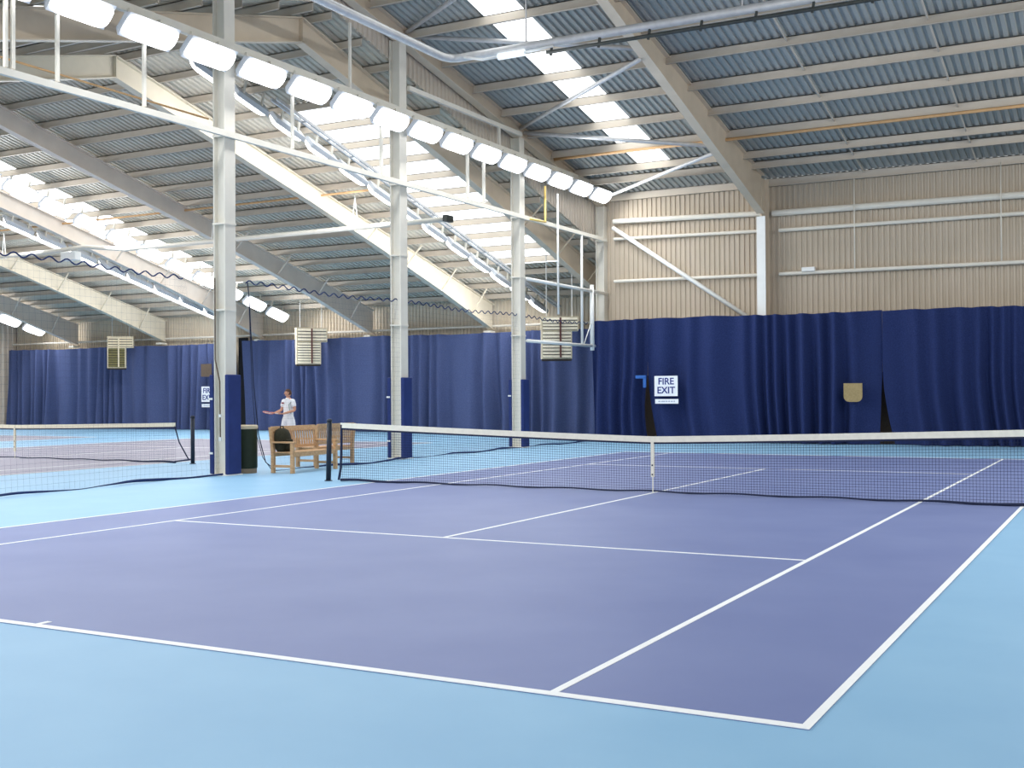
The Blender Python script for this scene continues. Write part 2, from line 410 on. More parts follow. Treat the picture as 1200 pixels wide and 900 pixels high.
# zig-zag roof bracing and the wall brace
nodes = [((XC + .1, 6.95, 10.80), (-3.75, 3.6, 10.95), 'rising from the second column out of the top of the picture'),
         ((XC + .1, 7.15, 10.74), (-3.75, 8.6, 9.98), 'from the top of the second column across the skylight'),
         ((XC + .1, 13.1, 9.58), (-3.75, 8.85, 9.78), 'from the top of the third column up to the rafter'),
         ((XC + .1, 13.3, 9.48), (-3.75, 14.2, 8.65), 'from the top of the third column, nearly level, to the rafter'),
         ((XC + .25, 19.15, 8.40), (-3.75, 14.4, 8.48), 'from the corner column up to the rafter')]
for a, b, l in nodes:
    tag(MB().tube([a, b], .06, 8).build('brace_tube', 'galv', smooth=True), 'pale roof brace tube ' + l, 'brace', 'roof bracing of the end bay')
tag(MB().tube([(-8.95, 19.1, 7.3), (-3.90, 19.1, 3.83)], .075, 8).build('brace_tube', 'white', smooth=True), 'white diagonal brace tube across the corrugated back wall', 'brace')

# big bent overhead tube of the right court with a dark rod beneath
CP = Vector((6.88, -17.41, 1.62))
def nr(x, y, z): return tuple(CP + .93*(Vector((x, y, z)) - CP))
bt = thing('overhead_tube', 'large pale tube bending under the right roof, with a dark rod slung beneath', 'tube', nr(-8.9, 8.0, 10.3))
MB().tube([nr(-8.9, -5.0, 10.32), nr(-8.9, 7.85, 10.37), nr(-8.87, 8.05, 10.37), nr(-8.78, 8.22, 10.37), nr(-8.62, 8.3, 10.37), nr(12, 8.3, 10.37)], .10, 12).build('tube', 'galv', bt, smooth=True)
MB().tube([nr(-6.0, 8.25, 10.12), nr(-4, 8.25, 10.12), nr(12, 8.25, 10.09)], .045, 8).build('dark_rod', 'darkmetal', bt, smooth=True)
for i in range(13):
    x = -5.9 + i*1.3
    MB().bar(nr(x, 8.27, 10.04), nr(x + .05, 8.27, 10.32), .05).build('clip', 'darkmetal', bt)
for x in (-6.6, -1.0, 4.5, 10):
    a = nr(x, 8.3, 10.42); MB().bar(a, (a[0], a[1], zR(a[1]) - .03), .03).build('hanger', 'galv', bt)
lp = thing('tube_lamp', 'short glowing tube lamp on bent conduit beside the skylight strip', 'lamp', nr(-7, 8.2, 10.2))
MB().tube([nr(-7.35, 8.2, 10.2), nr(-6.6, 8.2, 10.2)], .08, 10).build('glowing_tube', 'lamp_small', lp, smooth=True)
MB().tube([nr(-8.3, 8.1, 10.30), nr(-7.75, 8.1, 10.16), nr(-7.35, 8.2, 10.2)], .03, 8).build('conduit', 'white', lp, smooth=True)
MB().tube([nr(-6.6, 8.2, 10.2), nr(-5.8, 8.2, 10.24)], .03, 8).build('conduit', 'white', lp, smooth=True)
pipe('service_pipe', [(-9.2, 15.1, 8.98), (12.3, 15.1, 8.98)], .045, 'orange', 'thin orange-tan pipe running along a purlin of the right roof')
pipe('gas_pipe', [(-46, 12.68, 8.13), (-14.4, 12.68, 8.13)], .035, 'orange', 'long thin ochre pipe along a purlin of the left roof')
pipe('service_cable', [(-9.75, -6, 7.3), (-9.75, .3, 7.27)], .02, 'orange', 'brown cable strung left of the first column near the tie rail', 'cable')
# overhead tube of the left hall
lt = thing('overhead_tube', 'long pale tube hung level across the left hall below the roof', 'tube', (-25, 13.3, 7.1))
MB().tube([(-45, 13.1, 7.17), (-29.8, 13.1, 7.2), (-28.0, 13.1, 7.26), (-26.0, 13.25, 7.06), (-24.0, 13.3, 7.06), (-12.0, 13.3, 7.09)], .08, 10).build('tube', 'steel', lt, smooth=True)
MB().box(-12.1, -11.95, 13.1, 13.5, 7.0, 7.2).build('end_bracket', 'darkmetal', lt)
for x in (-15.6, -21.7, -32.8):
    MB().tube([(x - .12, 13.3, 7.1), (x, 13.3, 8.12), (x + .12, 13.3, 7.1)], .02, 6).build('v_hanger', 'white', lt)
tag(MB().box(-29.2, -28.4, 13.0, 13.3, 6.80, 7.12).build('control_box', 'white', bevel=.02), 'small white box fixed under the long level tube at far left', 'box')

# cable trays along the left-hall lamps
for x, l in ((-13.25, 'grey twin-rail cable tray sloping beside the lamps above the left net court'), (-30.75, 'dark twin-rail cable tray sloping beside the far-left lamps')):
    t = thing('cable_tray', l, 'cable tray', (x, 14, 8))
    for dx in (-.09, .09):
        MB().bar((x + dx, 6.5, zL(6.5) - .6), (x + dx, 23.6, zL(23.6) - .6), .05, .08).build('side_rail', 'galv', t)
    mb = MB()
    for k in range(16):
        yy = 6.7 + k*1.1; mb.bar((x - .09, yy, zL(yy) - .6), (x + .09, yy, zL(yy) - .6), .04)
    mb.build('rungs', 'galv', t)

# ------------------------------------------------------------------ floodlights
def lens_mesh(L=1.24, W=.47, B=.13):
    mb = MB(); n = 8; k = 5; ends = [(-L/2, .5, .0), (-L/2 + .06, .78, .6), (-L/2 + .16, .95, .9), (-L/2 + .28, 1, 1), (L/2 - .28, 1, 1), (L/2 - .16, .95, .9), (L/2 - .06, .78, .6), (L/2, .5, .0)]
    vs = []; fs = []
    for y, ws, bs in ends:
        for i in range(n+1):
            a = PI*i/n; vs.append((math.cos(a)*W/2*ws, y, -.02 - math.sin(a)*B*bs))
    for j in range(len(ends)-1):
        for i in range(n): fs.append((j*(n+1)+i, j*(n+1)+i+1, (j+1)*(n+1)+i+1, (j+1)*(n+1)+i))
    return mb.add(vs, fs)
def make_light(drop):
    r = thing('floodlight', 'x', 'floodlight')
    R = Matrix.Rotation(-math.radians(47), 4, 'Y')
    for name, mb, m in (('lens', lens_mesh(), 'lamp'),
                        ('housing', MB().prism([(-.245, 0), (.245, 0), (.17, .12), (-.17, .12)], 1, -.62, .62), 'housing')):
        mb.v = [tuple(R @ Vector(p)) for p in mb.v]
        local(r, name, mb, m, smooth=(name == 'lens'))
    for y in (-.37, .37):
        local(r, 'bracket', MB().box(-.14, -.09, y - .03, y + .03, .02, drop), 'steel')
    return r
level, slope = make_light(.36), make_light(.54)
protos = {0: [level, False], 1: [slope, False]}
def light(k, x, y, z, ex, ez, label, group):
    p = protos[k]; o = dup(p[0]) if p[1] else p[0]; p[1] = True
    o.location = (x, y, z); o.rotation_euler = (ex, 0, ez); o['label'] = label; o['group'] = group
for i in range(16):
    yy = -5.12 + 1.557*i
    light(0, XC + .43, yy, 8.29, 0, 0, 'large floodlight in the level row along the white columns, %s from the left edge' % ORD[i], 'level row of floodlights on the column line')
for i in range(13):
    yy = 4.85 + 1.53*i
    light(1, -14.0, yy, zL(yy) - .62, TH, PI, 'thin edge-on floodlight below the wide skylight, %s from the top' % ORD[i], 'edge-on sloping row below the wide skylight')
for i in range(11):
    yy = 7.9 + 1.5*i
    light(1, -26.9, yy, zL(yy) - .62, -TH, 0, 'floodlight in the broad sloping row at middle left, %s from its lower end' % ORD[10 - i], 'broad sloping row of floodlights at middle left')
for i in range(9):
    yy = 10.4 + 1.5*i
    light(1, -30.2, yy, zL(yy) - .62, TH, PI, 'slim edge-on floodlight beside the far-left cable tray, %s from its lower end' % ORD[8 - i], 'edge-on row beside the far-left cable tray')
for i in range(3):
    yy = 20.4 + 1.5*i
    light(1, -43.5, yy, zL(yy) - .60, -TH, 0, 'small floodlight at the far left edge, %s from the curtain' % ORD[2 - i], 'floodlights at the far left edge')

# ------------------------------------------------------------------ curtains
def curtain(name, label, m, x0, x1, y, ztop, amp=.20, pitch=.56, seed=1, step=.035, leftcut=None, rightcut=None, z0=.02, top_wave=.012):
    rnd = random.Random(seed)
    ph = [rnd.uniform(0, 6.28) for _ in range(8)]
    L = x1 - x0; n = int(L/step); rows = [0, .05, .12, .22, .34, .46, .58, .7, .8, .88, .94, .98, 1.0]
    # irregular pleat phase
    acc = 0; phase = []; bigs = []
    for i in range(n+1):
        x = i*L/n
        acc += (L/n)*2*PI/pitch*(1 + .55*math.sin(x*1.1 + ph[0]) + .35*math.sin(x*2.7 + ph[1]))
        phase.append(acc); bigs.append(.55 + .45*math.sin(x*.9 + ph[2])*math.sin(x*.37 + ph[3]))
    vs = []; fs = []
    for t in rows:                       # t: 0 = top
        z = ztop + (z0 - ztop)*t
        for i in range(n+1):
            u = i/n; xa = x0; xb = x1
            if leftcut: xa = x0 + leftcut(t)
            if rightcut: xb = x1 + rightcut(t)
            x = xa + (xb - xa)*u
            a = amp*(.35 + .65*bigs[i])*(.55 + .6*t)
            d = a*math.sin(phase[i] + .5*math.sin(t*3 + x*.6 + ph[4])) + .45*a*math.sin(phase[i]*.47 + ph[5] + t*1.3) + .05*t*math.sin(x*1.9 + ph[6])
            zz = z
            if t == 0: zz += top_wave*math.sin(phase[i]*.5) + .02*math.sin(x*.8)
            vs.append((x, y + d, zz))
    k = n+1
    for j in range(len(rows)-1):
        for i in range(n): fs.append((j*k+i, j*k+i+1, (j+1)*k+i+1, (j+1)*k+i))
    o = MB().add(vs, fs).build(name, m, smooth=True)
    return tag(o, label, 'curtain')
YC = 18.28
def opn(w): return lambda t: (0 if t < .45 else w*((t-.45)/.55)**1.6)
ca = curtain('curtain', 'navy floor-length curtain left of the FIRE EXIT sign, beside the corner column', 'curtain', XC + .02, -7.38, YC, 4.07, seed=3, rightcut=lambda t: 0 if t < .45 else -.10*math.sin((t-.45)/.55*PI))
MB().box(-7.72, -7.34, YC - .25, YC - .21, 2.08, 2.19).box(-7.45, -7.34, YC - .25, YC - .21, 1.78, 2.14).build('folded_flap', 'flap', ca, off=(0,0,0), bevel=.02)['label'] = 'lighter blue folded flap'
curtain('curtain', 'wide navy curtain behind the net carrying the FIRE EXIT sign', 'curtain', -7.36, .14, YC, 4.05, seed=11, leftcut=opn(.30), rightcut=lambda t: 0 if t < .4 else -.12*((t-.4)/.6))
curtain('curtain', 'dark navy curtain at the right, beyond the tan panel', 'curtain', .16, XR - .1, YC, 4.02, seed=19, leftcut=opn(.34), amp=.17)
YF = 23.55
curtain('curtain', 'haze-lightened navy curtain of the far hall behind the benches and second column', 'curtain_far', -29.55, XC - .1, YF, 4.12, seed=5, amp=.24, pitch=.66, step=.05)
curtain('curtain', 'haze-lightened navy curtain of the far hall left of the first column', 'curtain_far', -45.75, -30.0, YF, 4.06, seed=23, amp=.24, pitch=.66, step=.05)
tag(MB().box(-30.05, -29.5, 23.85, 23.9, .02, 4.3).build('gap_shade_panel', 'curtain_gap'), 'black strip for the shaded gap between the two far-hall curtains behind the first column', 'panel')  # flat strip painting the darkness of the gap

struct(MB().box(-8.0, -6.6, 19.12, 19.2, 0, 2.2).build('slit_backing_1', 'brown'))  # dark panel added so the curtain slit looks dark
struct(MB().box(-.7, 1.0, 19.12, 19.2, 0, 2.2).build('slit_backing_2', 'brown'))  # second added dark panel, behind the right slit
# openings in the curtains, drawn as flat panels on the cloth
def rounded_panel(x0, x1, z0, z1, y, r, name, m, label):
    pr = [(x0, z1), (x0, z0 + r)]
    for i in range(1, 5): a = PI + PI/2*i/4; pr.append((x0 + r + r*math.cos(a), z0 + r + r*math.sin(a)))
    pr.append((x1 - r, z0))
    for i in range(1, 5): a = -PI/2 + PI/2*i/4; pr.append((x1 - r + r*math.cos(a), z0 + r + r*math.sin(a)))
    pr.append((x1, z1))
    return tag(MB().prism(pr, 1, y - .03, y).build(name, m), label, 'panel')
rounded_panel(-.93, -.38, 1.30, 1.86, YC - .27, .16, 'opening_panel', 'tan', 'small tan panel standing for an opening with rounded lower corners in the navy curtain')
rounded_panel(-31.75, -31.1, 2.5, 3.1, YF - .36, .05, 'opening_panel', 'brown', 'brown panel for an opening high in the far curtain, left of the first column')

# signs
def text_mesh(body, size, loc, name, m, parent):
    cu = bpy.data.curves.new('t', 'FONT'); cu.body = body; cu.size = size; cu.align_x = 'CENTER'; cu.align_y = 'CENTER'; cu.extrude = .003; cu.offset = size*.018
    to = bpy.data.objects.new('t', cu); C.objects.link(to)
    bpy.context.view_layer.update()
    me = bpy.data.meshes.new_from_object(to.evaluated_get(bpy.context.evaluated_depsgraph_get()))
    bpy.data.objects.remove(to)
    R = Matrix.Rotation(PI/2, 4, 'X')
    me.transform(R); me.materials.clear(); me.materials.append(M[m])
    o = bpy.data.objects.new(name, me); C.objects.link(o); o.parent = parent
    o.location = Vector(loc) - parent.location
    return o
def fire_sign(x, y, z, w, h, label, fade=False):
    s = thing('exit_sign', label, 'sign', (x, y, z - h/2))
    MB().box(x - w/2, x + w/2, y - .012, y, z - h/2, z + h/2).build('sign_board', 'signwhite', s)
    text_mesh('FIRE', h*.46, (x, y - .016, z + h*.22), 'lettering', 'signblue', s)
    text_mesh('EXIT', h*.46, (x, y - .016, z - h*.22), 'lettering', 'signblue', s)
    zs = z - h/2 - .17
    MB().box(x - w/2 + .02, x + w/2 + .02, y - .012, y, zs - .075, zs + .075).build('notice_strip', 'signwhite', s)
    mb = MB()
    for k, (a, b) in enumerate([(-.30, -.22), (-.20, -.05), (-.03, .03), (.06, .12), (.15, .22), (.25, .3)]):
        mb.box(x + a*w*1.2 + .02, x + b*w*1.2 + .02, y - .016, y - .012, zs - .02, zs + .02)
    mb.build('small_print', 'signgrey', s)
    return s
fire_sign(-6.63, YC - .27, 1.83, .80, .66, 'white FIRE EXIT sign with blue letters on the navy curtain behind the net')
fire_sign(-31.32, YF - .38, 1.68, .80, .72, 'white FIRE EXIT sign partly hidden by the left edge of the first column')

# bits on the right wall
tag(MB().box(-2.45, -2.03, 19.06, 19.2, 5.42, 5.56).build('sensor_box', 'white', bevel=.02), 'small white box sitting on the lower rail of the back wall', 'box')
pipe('wall_conduit', [(-.78, 19.0, 8.2), (-.78, 19.0, 5.4)], .018, 'steel', 'thin pale conduit down the back wall above the tan panel', n=6)
pipe('wall_conduit', [(3.42, 19.0, 8.3), (3.42, 19.0, 5.4)], .018, 'steel', 'thin pale conduit down the back wall near the right edge', n=6)

# ------------------------------------------------------------------ heaters
def heater(loc, rz, wl, wu, hl, hu, label, dark=False):
    """local: front faces -y, left edge at x = 0; lower box wl x hl, upper box wu x hu on top"""
    h = thing('air_heater', label, 'heater', loc, 'louvred air heaters hung over the curtains')
    h.rotation_euler.z = rz
    zt = hl + hu
    local(h, 'upper_casing', MB().box(0, wu, 0, .5, hl, zt), 'heater')
    local(h, 'lower_casing', MB().box(0, wl, -.02, .45, 0, hl), 'heater')
    def slats(b, c, d, n, nm, m):
        local(h, 'louvre_recess', MB().box(.05, b - .04, -.03, -.021, c + .03, d - .03), 'shade')
        mb = MB(); p = (d - c - .06)/n
        for i in range(n):
            z = c + .03 + (i + .5)*p
            mb.quad((.05, -.035, z + p*.40), (b - .04, -.035, z + p*.40), (b - .04, -.085, z - p*.36), (.05, -.085, z - p*.36))
        local(h, nm, mb, m)
    slats(wu, hl, zt, 4, 'upper_louvres', 'heater' if dark else 'slat')
    slats(wl, 0, hl, 8, 'lower_louvres', 'olive' if dark else 'slat')
    xm = wl*.62
    local(h, 'centre_bar', MB().box(xm - .03, xm + .03, -.12, -.03, .05, zt - .05), 'heater' if dark else 'heaterdark')
    local(h, 'underside_shade', MB().box(.02, wl - .02, -.01, .43, -.07, 0), 'shade')  # slab coloured as the dark shade beneath the casing
    for x in (.2, wu - .2):
        local(h, 'hanger', MB().tube([(x, .3, zt), (x, .3, zL(loc[1]) - loc[2] - .3)], .018, 6), 'white')
    return h
heater((-25.2, 22.1, 2.95), math.radians(46), 1.06, 1.34, .98, .62, 'cream louvred air heater over the curtain behind the man, left of the second column')
heater((-11.38, 18.4, 2.82), math.radians(30), 1.07, 1.30, .98, .50, 'cream louvred air heater right of the third column, behind the white tube frame')
heater((-36.75, 22.1, 2.98), math.radians(42), .85, 1.2, .98, .55, 'dim olive louvred air heater on the far-left curtain, smallest of the three', dark=True)

# ------------------------------------------------------------------ courts
def court(cx, cy, label, m, z=.004, hw=5.485, hl=11.885):
    t = thing('tennis_court', label, 'tennis court', (cx, cy, 0), 'tennis courts of the hall')
    MB().box(cx - hw, cx + hw, cy - hl, cy + hl, 0, z).build('playing_surface', m, t)
    zl = z + .003
    def ln(nm, x0, x1, y0, y1): MB().box(cx + x0, cx + x1, cy + y0, cy + y1, z, zl).build(nm, 'line', t)
    for s in (-1, 1):
        ln('baseline', -hw, hw, min(s*hl, s*(hl - .07)), max(s*hl, s*(hl - .07)))
        ln('doubles_sideline', min(s*hw, s*(hw - .05)), max(s*hw, s*(hw - .05)), -hl + .07, hl - .07)
        a, b = sorted((s*4.065, s*4.115)); ln('singles_sideline', a, b, -hl + .07, hl - .07)
        a, b = sorted((s*6.40, s*6.35)); ln('service_line', -4.065, 4.065, a, b)
        a, b = sorted((s*(hl - .07), s*(hl - .17))); ln('centre_mark', -.025, .025, a, b)
    ln('centre_service_line', -.025, .025, -6.35, 6.35)
    return t
court(0, 0, 'purple-blue hard court with white lines filling the foreground', 'court')
LCX, LCY = -19.15, 3.05
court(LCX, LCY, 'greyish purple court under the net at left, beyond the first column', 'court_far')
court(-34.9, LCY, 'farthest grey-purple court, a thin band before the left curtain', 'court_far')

def tennis_net(cx, cy, xl, xr, tape_m, label, zc=.914, ze=1.07, px=None, mesh=.045, sr=.0021, sag=0, lean=0.0, cord_drop=None):
    t = thing('tennis_net', label, 'net', (cx, cy, 0), 'tennis nets')
    def ztop(x):
        u = abs(x - cx)/6.4; return zc + (ze - zc)*u**1.15
    def zbot(x): return .015
    mb = MB(); n = int((xr - xl)/mesh)
    for i in range(n+1):
        x = xl + i*(xr - xl)/n; r = sr
        a, b = zbot(x), ztop(x) - .06
        mb.add([(x-r,cy-r,a),(x+r,cy-r,a),(x,cy+r,a),(x-r,cy-r,b),(x+r,cy-r,b),(x,cy+r,b)], [(0,1,4,3),(1,2,5,4),(2,0,3,5)])
    rows = int(1.0/mesh)
    segs = 24
    for j in range(rows):
        f = (j + .5)/rows
        pts = []
        for k in range(segs+1):
            x = xl + (xr - xl)*k/segs; pts.append((x, zbot(x) + (ztop(x) - .06 - zbot(x))*f))
        for k in range(segs):
            (xa, za), (xb, zb) = pts[k], pts[k+1]; r = sr
            mb.add([(xa,cy-r,za-r),(xa,cy-r,za+r),(xa,cy+r,za),(xb,cy-r,zb-r),(xb,cy-r,zb+r),(xb,cy+r,zb)], [(0,1,4,3),(1,2,5,4),(2,0,3,5)])
    mb.build('mesh', 'string', t)
    # head tape
    tp = MB(); bk = MB()
    xs = [xl + (xr - xl)*k/48 for k in range(49)]
    for k in range(48):
        xa, xb = xs[k], xs[k+1]
        for B, o1, o2, w in ((tp, 0, .095, .012), (bk, .095, .125, .008)):
            za, zb = ztop(xa), ztop(xb)
            B.add([(xa,cy-w,za-o2),(xa,cy-w,za-o1),(xa,cy+w,za-o1),(xa,cy+w,za-o2),(xb,cy-w,zb-o2),(xb,cy-w,zb-o1),(xb,cy+w,zb-o1),(xb,cy+w,zb-o2)],
                  [(0,1,5,4),(1,2,6,5),(2,3,7,6),(3,0,4,7),(0,3,2,1),(4,5,6,7)])
    tp.build('head_tape', tape_m, t); bk.build('tape_shadow_band', 'string', t)  # second mesh paints the shadow under the tape as a dark band
    st = MB().box(cx - .025, cx + .025, cy - .02, cy + .02, .26 if cord_drop is None else .18, zc - .005).build('centre_strap', tape_m, t)
    for z in (.3, .45): MB().box(cx - .012, cx + .012, cy - .024, cy - .02, z - .012, z + .012).build('eyelet', 'black', st, off=t.location)
    MB().box(cx - .008, cx + .008, cy - .004, cy + .004, .0, .26).build('strap_hook', 'tape', t)
    # bottom cord, thick at the ends
    pts = []; rs = []
    for k in range(61):
        x = xl + (xr - xl)*k/60; u = abs(x - cx)/6.4
        pts.append((x, cy + .01*math.sin(k*1.3), .03 + .01*math.sin(k*.9))); rs.append(.014 + .016*max(0, u - .55)/.45)
    MB().tube(pts, rs, 6).build('bottom_cord', 'string', t)
    return t, ztop
nt, zt = tennis_net(0, 0, -6.22, 6.22, 'tape', 'tennis net with white head tape across the foreground court', ze=1.10)
for s in (-1, 1):
    MB().tube([(s*6.2, 0, 1.06), (s*6.21, .0, .5), (s*6.215, -.01, .25), (s*6.25, -.03, .03)], .022, 6).build('side_band', 'string', nt)
nl, zt2 = tennis_net(LCX, LCY, LCX - 5.9, LCX + 5.72, 'tape_cream', 'tennis net with cream head tape at left, beyond the first column', zc=.88, ze=.985, mesh=.06, sr=.0012, cord_drop=1)
MB().tube([(LCX + 5.7, LCY, .90), (LCX + 5.85, LCY, .5), (LCX + 6.15, LCY, .1)], .016, 6).build('side_cord', 'string', nl)
MB().tube([(LCX + 5.7, LCY, .04), (LCX + 6.2, LCY, .1)], .02, 6).build('end_tie', 'string', nl)
def net_post(x, y, label, m='black', h=1.12, lean=.03):
    p = thing('net_post', label, 'post', (x, y, 0), 'net posts')
    MB().tube([(x - lean, y, .0), (x, y, h)], .048, 12).build('post', m, p, smooth=True)
    MB().lathe([(.05, 0), (.055, .02), (.04, .05), (.0, .06)], (x, y, h - .01), 12).build('cap', m, p, smooth=True)
    MB().lathe([(.075, 0), (.075, .012), (.05, .02)], (x - lean, y, 0), 12).build('floor_sleeve', m, p)
net_post(-6.48, 0, 'black net post left of the foreground net, in front of the benches')
net_post(6.48, 0, 'black net post at the right end of the foreground net')
net_post(LCX + 6.28, LCY, 'dark net post left of the first column, ending the left net', h=1.10, lean=0)

# ------------------------------------------------------------------ divider net along the column line
def hemx(y):
    P = [(-13, -9.3), (-7, -9.0), (-4.5, -9.2), (-1, -9.5), (.4, -9.3), (1.3, -9.34), (2.6, -9.24), (3.1, -9.06), (3.6, -8.98), (4.5, -8.92), (5.6, -9.0), (6.7, -9.2), (9, -9.12), (13, -9.25), (18, -9.1)]
    for (a, b), (c, d) in zip(P, P[1:]):
        if a <= y <= c:
            f = (y - a)/(c - a); f = f*f*(3 - 2*f); return b + (d - b)*f
    return P[-1][1]
def npt(y, f):
    return (hemx(y)*(1 - f) + (XC + .01)*f, y, .03 + 3.95*f)
def divider(label, ylo, yhi, edge):
    """edge(f): y of the free edge at relative height f; the net runs from ylo to yhi"""
    dn = thing('divider_net', label, 'net', (XC, (ylo + yhi)/2, 0))
    mb = MB(); r = .0009; rows = [0, .25, .5, .75, 1]
    n = int((yhi - ylo)/.12)
    for k in range(n + 1):
        y = ylo + (yhi - ylo)*k/n
        for a, b in zip(rows, rows[1:]):
            ya = edge(y, a); yb = edge(y, b)
            p, q = npt(ya, a), npt(yb, b)
            mb.quad((p[0],p[1]-r,p[2]), (p[0],p[1]+r,p[2]), (q[0],q[1]+r,q[2]), (q[0],q[1]-r,q[2]))
    m = max(2, n//8)
    for j in range(1, 33):
        f = j/33
        for k in range(m):
            p, q = npt(edge(ylo + (yhi-ylo)*k/m, f), f), npt(edge(ylo + (yhi-ylo)*(k+1)/m, f), f)
            mb.quad((p[0],p[1],p[2]-r), (q[0],q[1],q[2]-r), (q[0],q[1],q[2]+r), (p[0],p[1],p[2]+r))
    mb.build('mesh', 'clearstring', dn)
    top = [(XC - .02, y, 3.95 + .04*math.sin(y*2*PI/.36) + .03*math.sin(y*1.1)) for y in [edge(ylo, 1) + .05*k for k in range(int((edge(yhi, 1) - edge(ylo, 1))/.05) + 1)]]
    MB().tube(top, .013, 6).build('top_cord', 'hem', dn)
    pts = []; rs = []
    y = edge(ylo, 0)
    while y < edge(yhi, 0):
        pts.append((hemx(y) + .02*math.sin(y*7), y, .03 + .018*math.sin(y*2.3))); rs.append(.020 + .014*math.sin(y*1.7 + 1)*math.sin(y*.6)); y += .148
    MB().tube(pts, rs, 6).build('bottom_hem', 'hem', dn)
    return dn
divider('fine see-through divider net left of the first column, dark wavy hem on the floor', -12.4, .2, lambda y, f: y - (.95*f*max(0, (y + 1)/1.2) if y > -1 else 0))
dn = divider('fine see-through divider net right of the first column, wavy top cord, behind the benches', 1.75, 18.05, lambda y, f: y - (.70*f*(3.75 - y)/2 if y < 3.75 else 0))
MB().tube([(XC + .02, 1.06, 3.97), (XC + .02, 1.11, 3.64), (XC + .02, 1.23, 1.86), (XC + .02, 1.38, .78), (XC + .02, 1.6, .2), (XC + .1, 1.8, .03)], .011, 6).build('edge_rope', 'string', dn)
MB().tube([(XC + .02, 1.10, 3.6), (XC + .0, 1.2, 1.9), (XC + .0, 1.30, .9), (XC + .03, 1.5, .3), (XC + .1, 1.7, .03)], .007, 6).build('edge_rope', 'string', dn)

# ------------------------------------------------------------------ benches
def bench(loc, rotz, label, L=1.62):
    """local: seat faces -y, length along x"""
    t = thing('garden_bench', label, 'bench', loc, 'teak benches beside the first column')
    D = .56
    for sx in (-1, 1):
        x = sx*(L/2 - .035)
        local(t, 'leg', MB().box(x - .035, x + .035, -D/2, -D/2 + .07, 0, .62), 'teak')
        local(t, 'leg', MB().box(x - .035, x + .035, D/2 - .07, D/2, 0, .45).add(
            [(x-.035,D/2-.07,.45),(x+.035,D/2-.07,.45),(x+.035,D/2,.45),(x-.035,D/2,.45),(x-.035,D/2,.95),(x+.035,D/2,.95),(x+.035,D/2+.06,.95),(x-.035,D/2+.06,.95)],
            [(0,1,5,4),(1,2,6,5),(2,3,7,6),(3,0,4,7),(4,5,6,7)]), 'teak')
        local(t, 'armrest', MB().box(x - .045, x + .045, -D/2 - .04, D/2 - .01, .62, .655), 'teak', bevel=.008)
        local(t, 'side_stretcher', MB().box(x - .02, x + .02, -D/2 + .07, D/2 - .07, .12, .17), 'teak')
    mb = MB()
    for k in range(6): mb.box(-L/2 + .04, L/2 - .04, -D/2 + .0 + k*.085, -D/2 + .07 + k*.085, .415, .44)
    local(t, 'seat', mb, 'teak')
    local(t, 'apron', MB().box(-L/2 + .07, L/2 - .07, -D/2 + .015, -D/2 + .045, .34, .415).box(-L/2 + .07, L/2 - .07, D/2 - .05, D/2 - .02, .34, .415), 'teak')
    def yb(z): return D/2 - .045 + .06*(z - .45)/.5
    local(t, 'top_rail', MB().prism([(yb(.86) - .02, .86), (yb(.86) + .025, .86), (yb(.96) + .025, .965), (yb(.96) - .02, .965)], 0, -L/2 + .05, L/2 - .05), 'teak')
    local(t, 'bottom_rail', MB().box(-L/2 + .07, L/2 - .07, yb(.52) - .015, yb(.52) + .025, .50, .56), 'teak')
    mb = MB(); n = 17
    for i in range(n):
        x = -L/2 + .12 + (L - .24)*i/(n-1)
        mb.bar((x, yb(.55), .55), (x, yb(.87), .87), .045, .018, up=(0,1,0))
    local(t, 'back_slats', mb, 'teak')
    return t
b1 = bench((-8.73, 2.08, 0), math.radians(90), 'teak slatted bench facing the foreground court, dark bag on its left end'); b1.rotation_euler.z = math.radians(93)
b2 = bench((-9.56, 3.86, 0), math.radians(-90), 'teak slatted bench behind the black net post, its back to the foreground court', L=1.5); b2.rotation_euler.z = math.radians(-88)

# bag on the bench
bg = thing('sports_bag', 'dark olive bag standing on the left end of the teak bench', 'bag', (-8.85, 1.48, .44))
mb = MB(); vs = []; fs = []; n = 14
for zz, w, d in ((0, .16, .10), (.05, .19, .13), (.2, .20, .14), (.35, .185, .13), (.44, .15, .10), (.48, .07, .05)):
    for j in range(n):
        a = 2*PI*j/n; cx, sy = math.cos(a), math.sin(a)
        p = 2.6
        r = (abs(cx)**p + abs(sy)**p)**(-1/p)
        vs.append((-8.80 - zz*.12 + d*r*cx, 1.48 + w*r*sy, .445 + zz))
for i in range(5):
    for j in range(n): fs.append((i*n+j, i*n+(j+1)%n, (i+1)*n+(j+1)%n, (i+1)*n+j))
fs += [tuple(range(n))[::-1], tuple(range(5*n, 6*n))]
mb.add(vs, fs).build('bag_body', 'bag', bg, smooth=True)
MB().tube([(-8.855, 1.42, .90), (-8.855, 1.44, .97), (-8.855, 1.52, .97), (-8.855, 1.54, .90)], .012, 6).build('carry_loop', 'strap', bg, smooth=True)
MB().box(-8.685, -8.63, 1.38, 1.58, .49, .70).build('front_pocket', 'bag', bg, bevel=.025)

# bin
bn = thing('litter_bin', 'dark green cylindrical bin with cream rim beside the first column', 'bin', (-9.50, 1.08, 0))
c = (-9.50, 1.08, 0)
MB().lathe([(.235, 0), (.24, .10)], c, 48).build('base', 'binbase', bn)
MB().lathe([(.24, .10), (.25, .12), (.25, .92), (.245, .93)], c, 48).build('body', 'bin', bn)
MB().lathe([(.255, .92), (.262, .94), (.262, .985), (.23, 1.0), (.19, 1.0), (.18, .97)], c, 48).build('rim', 'binlid', bn)

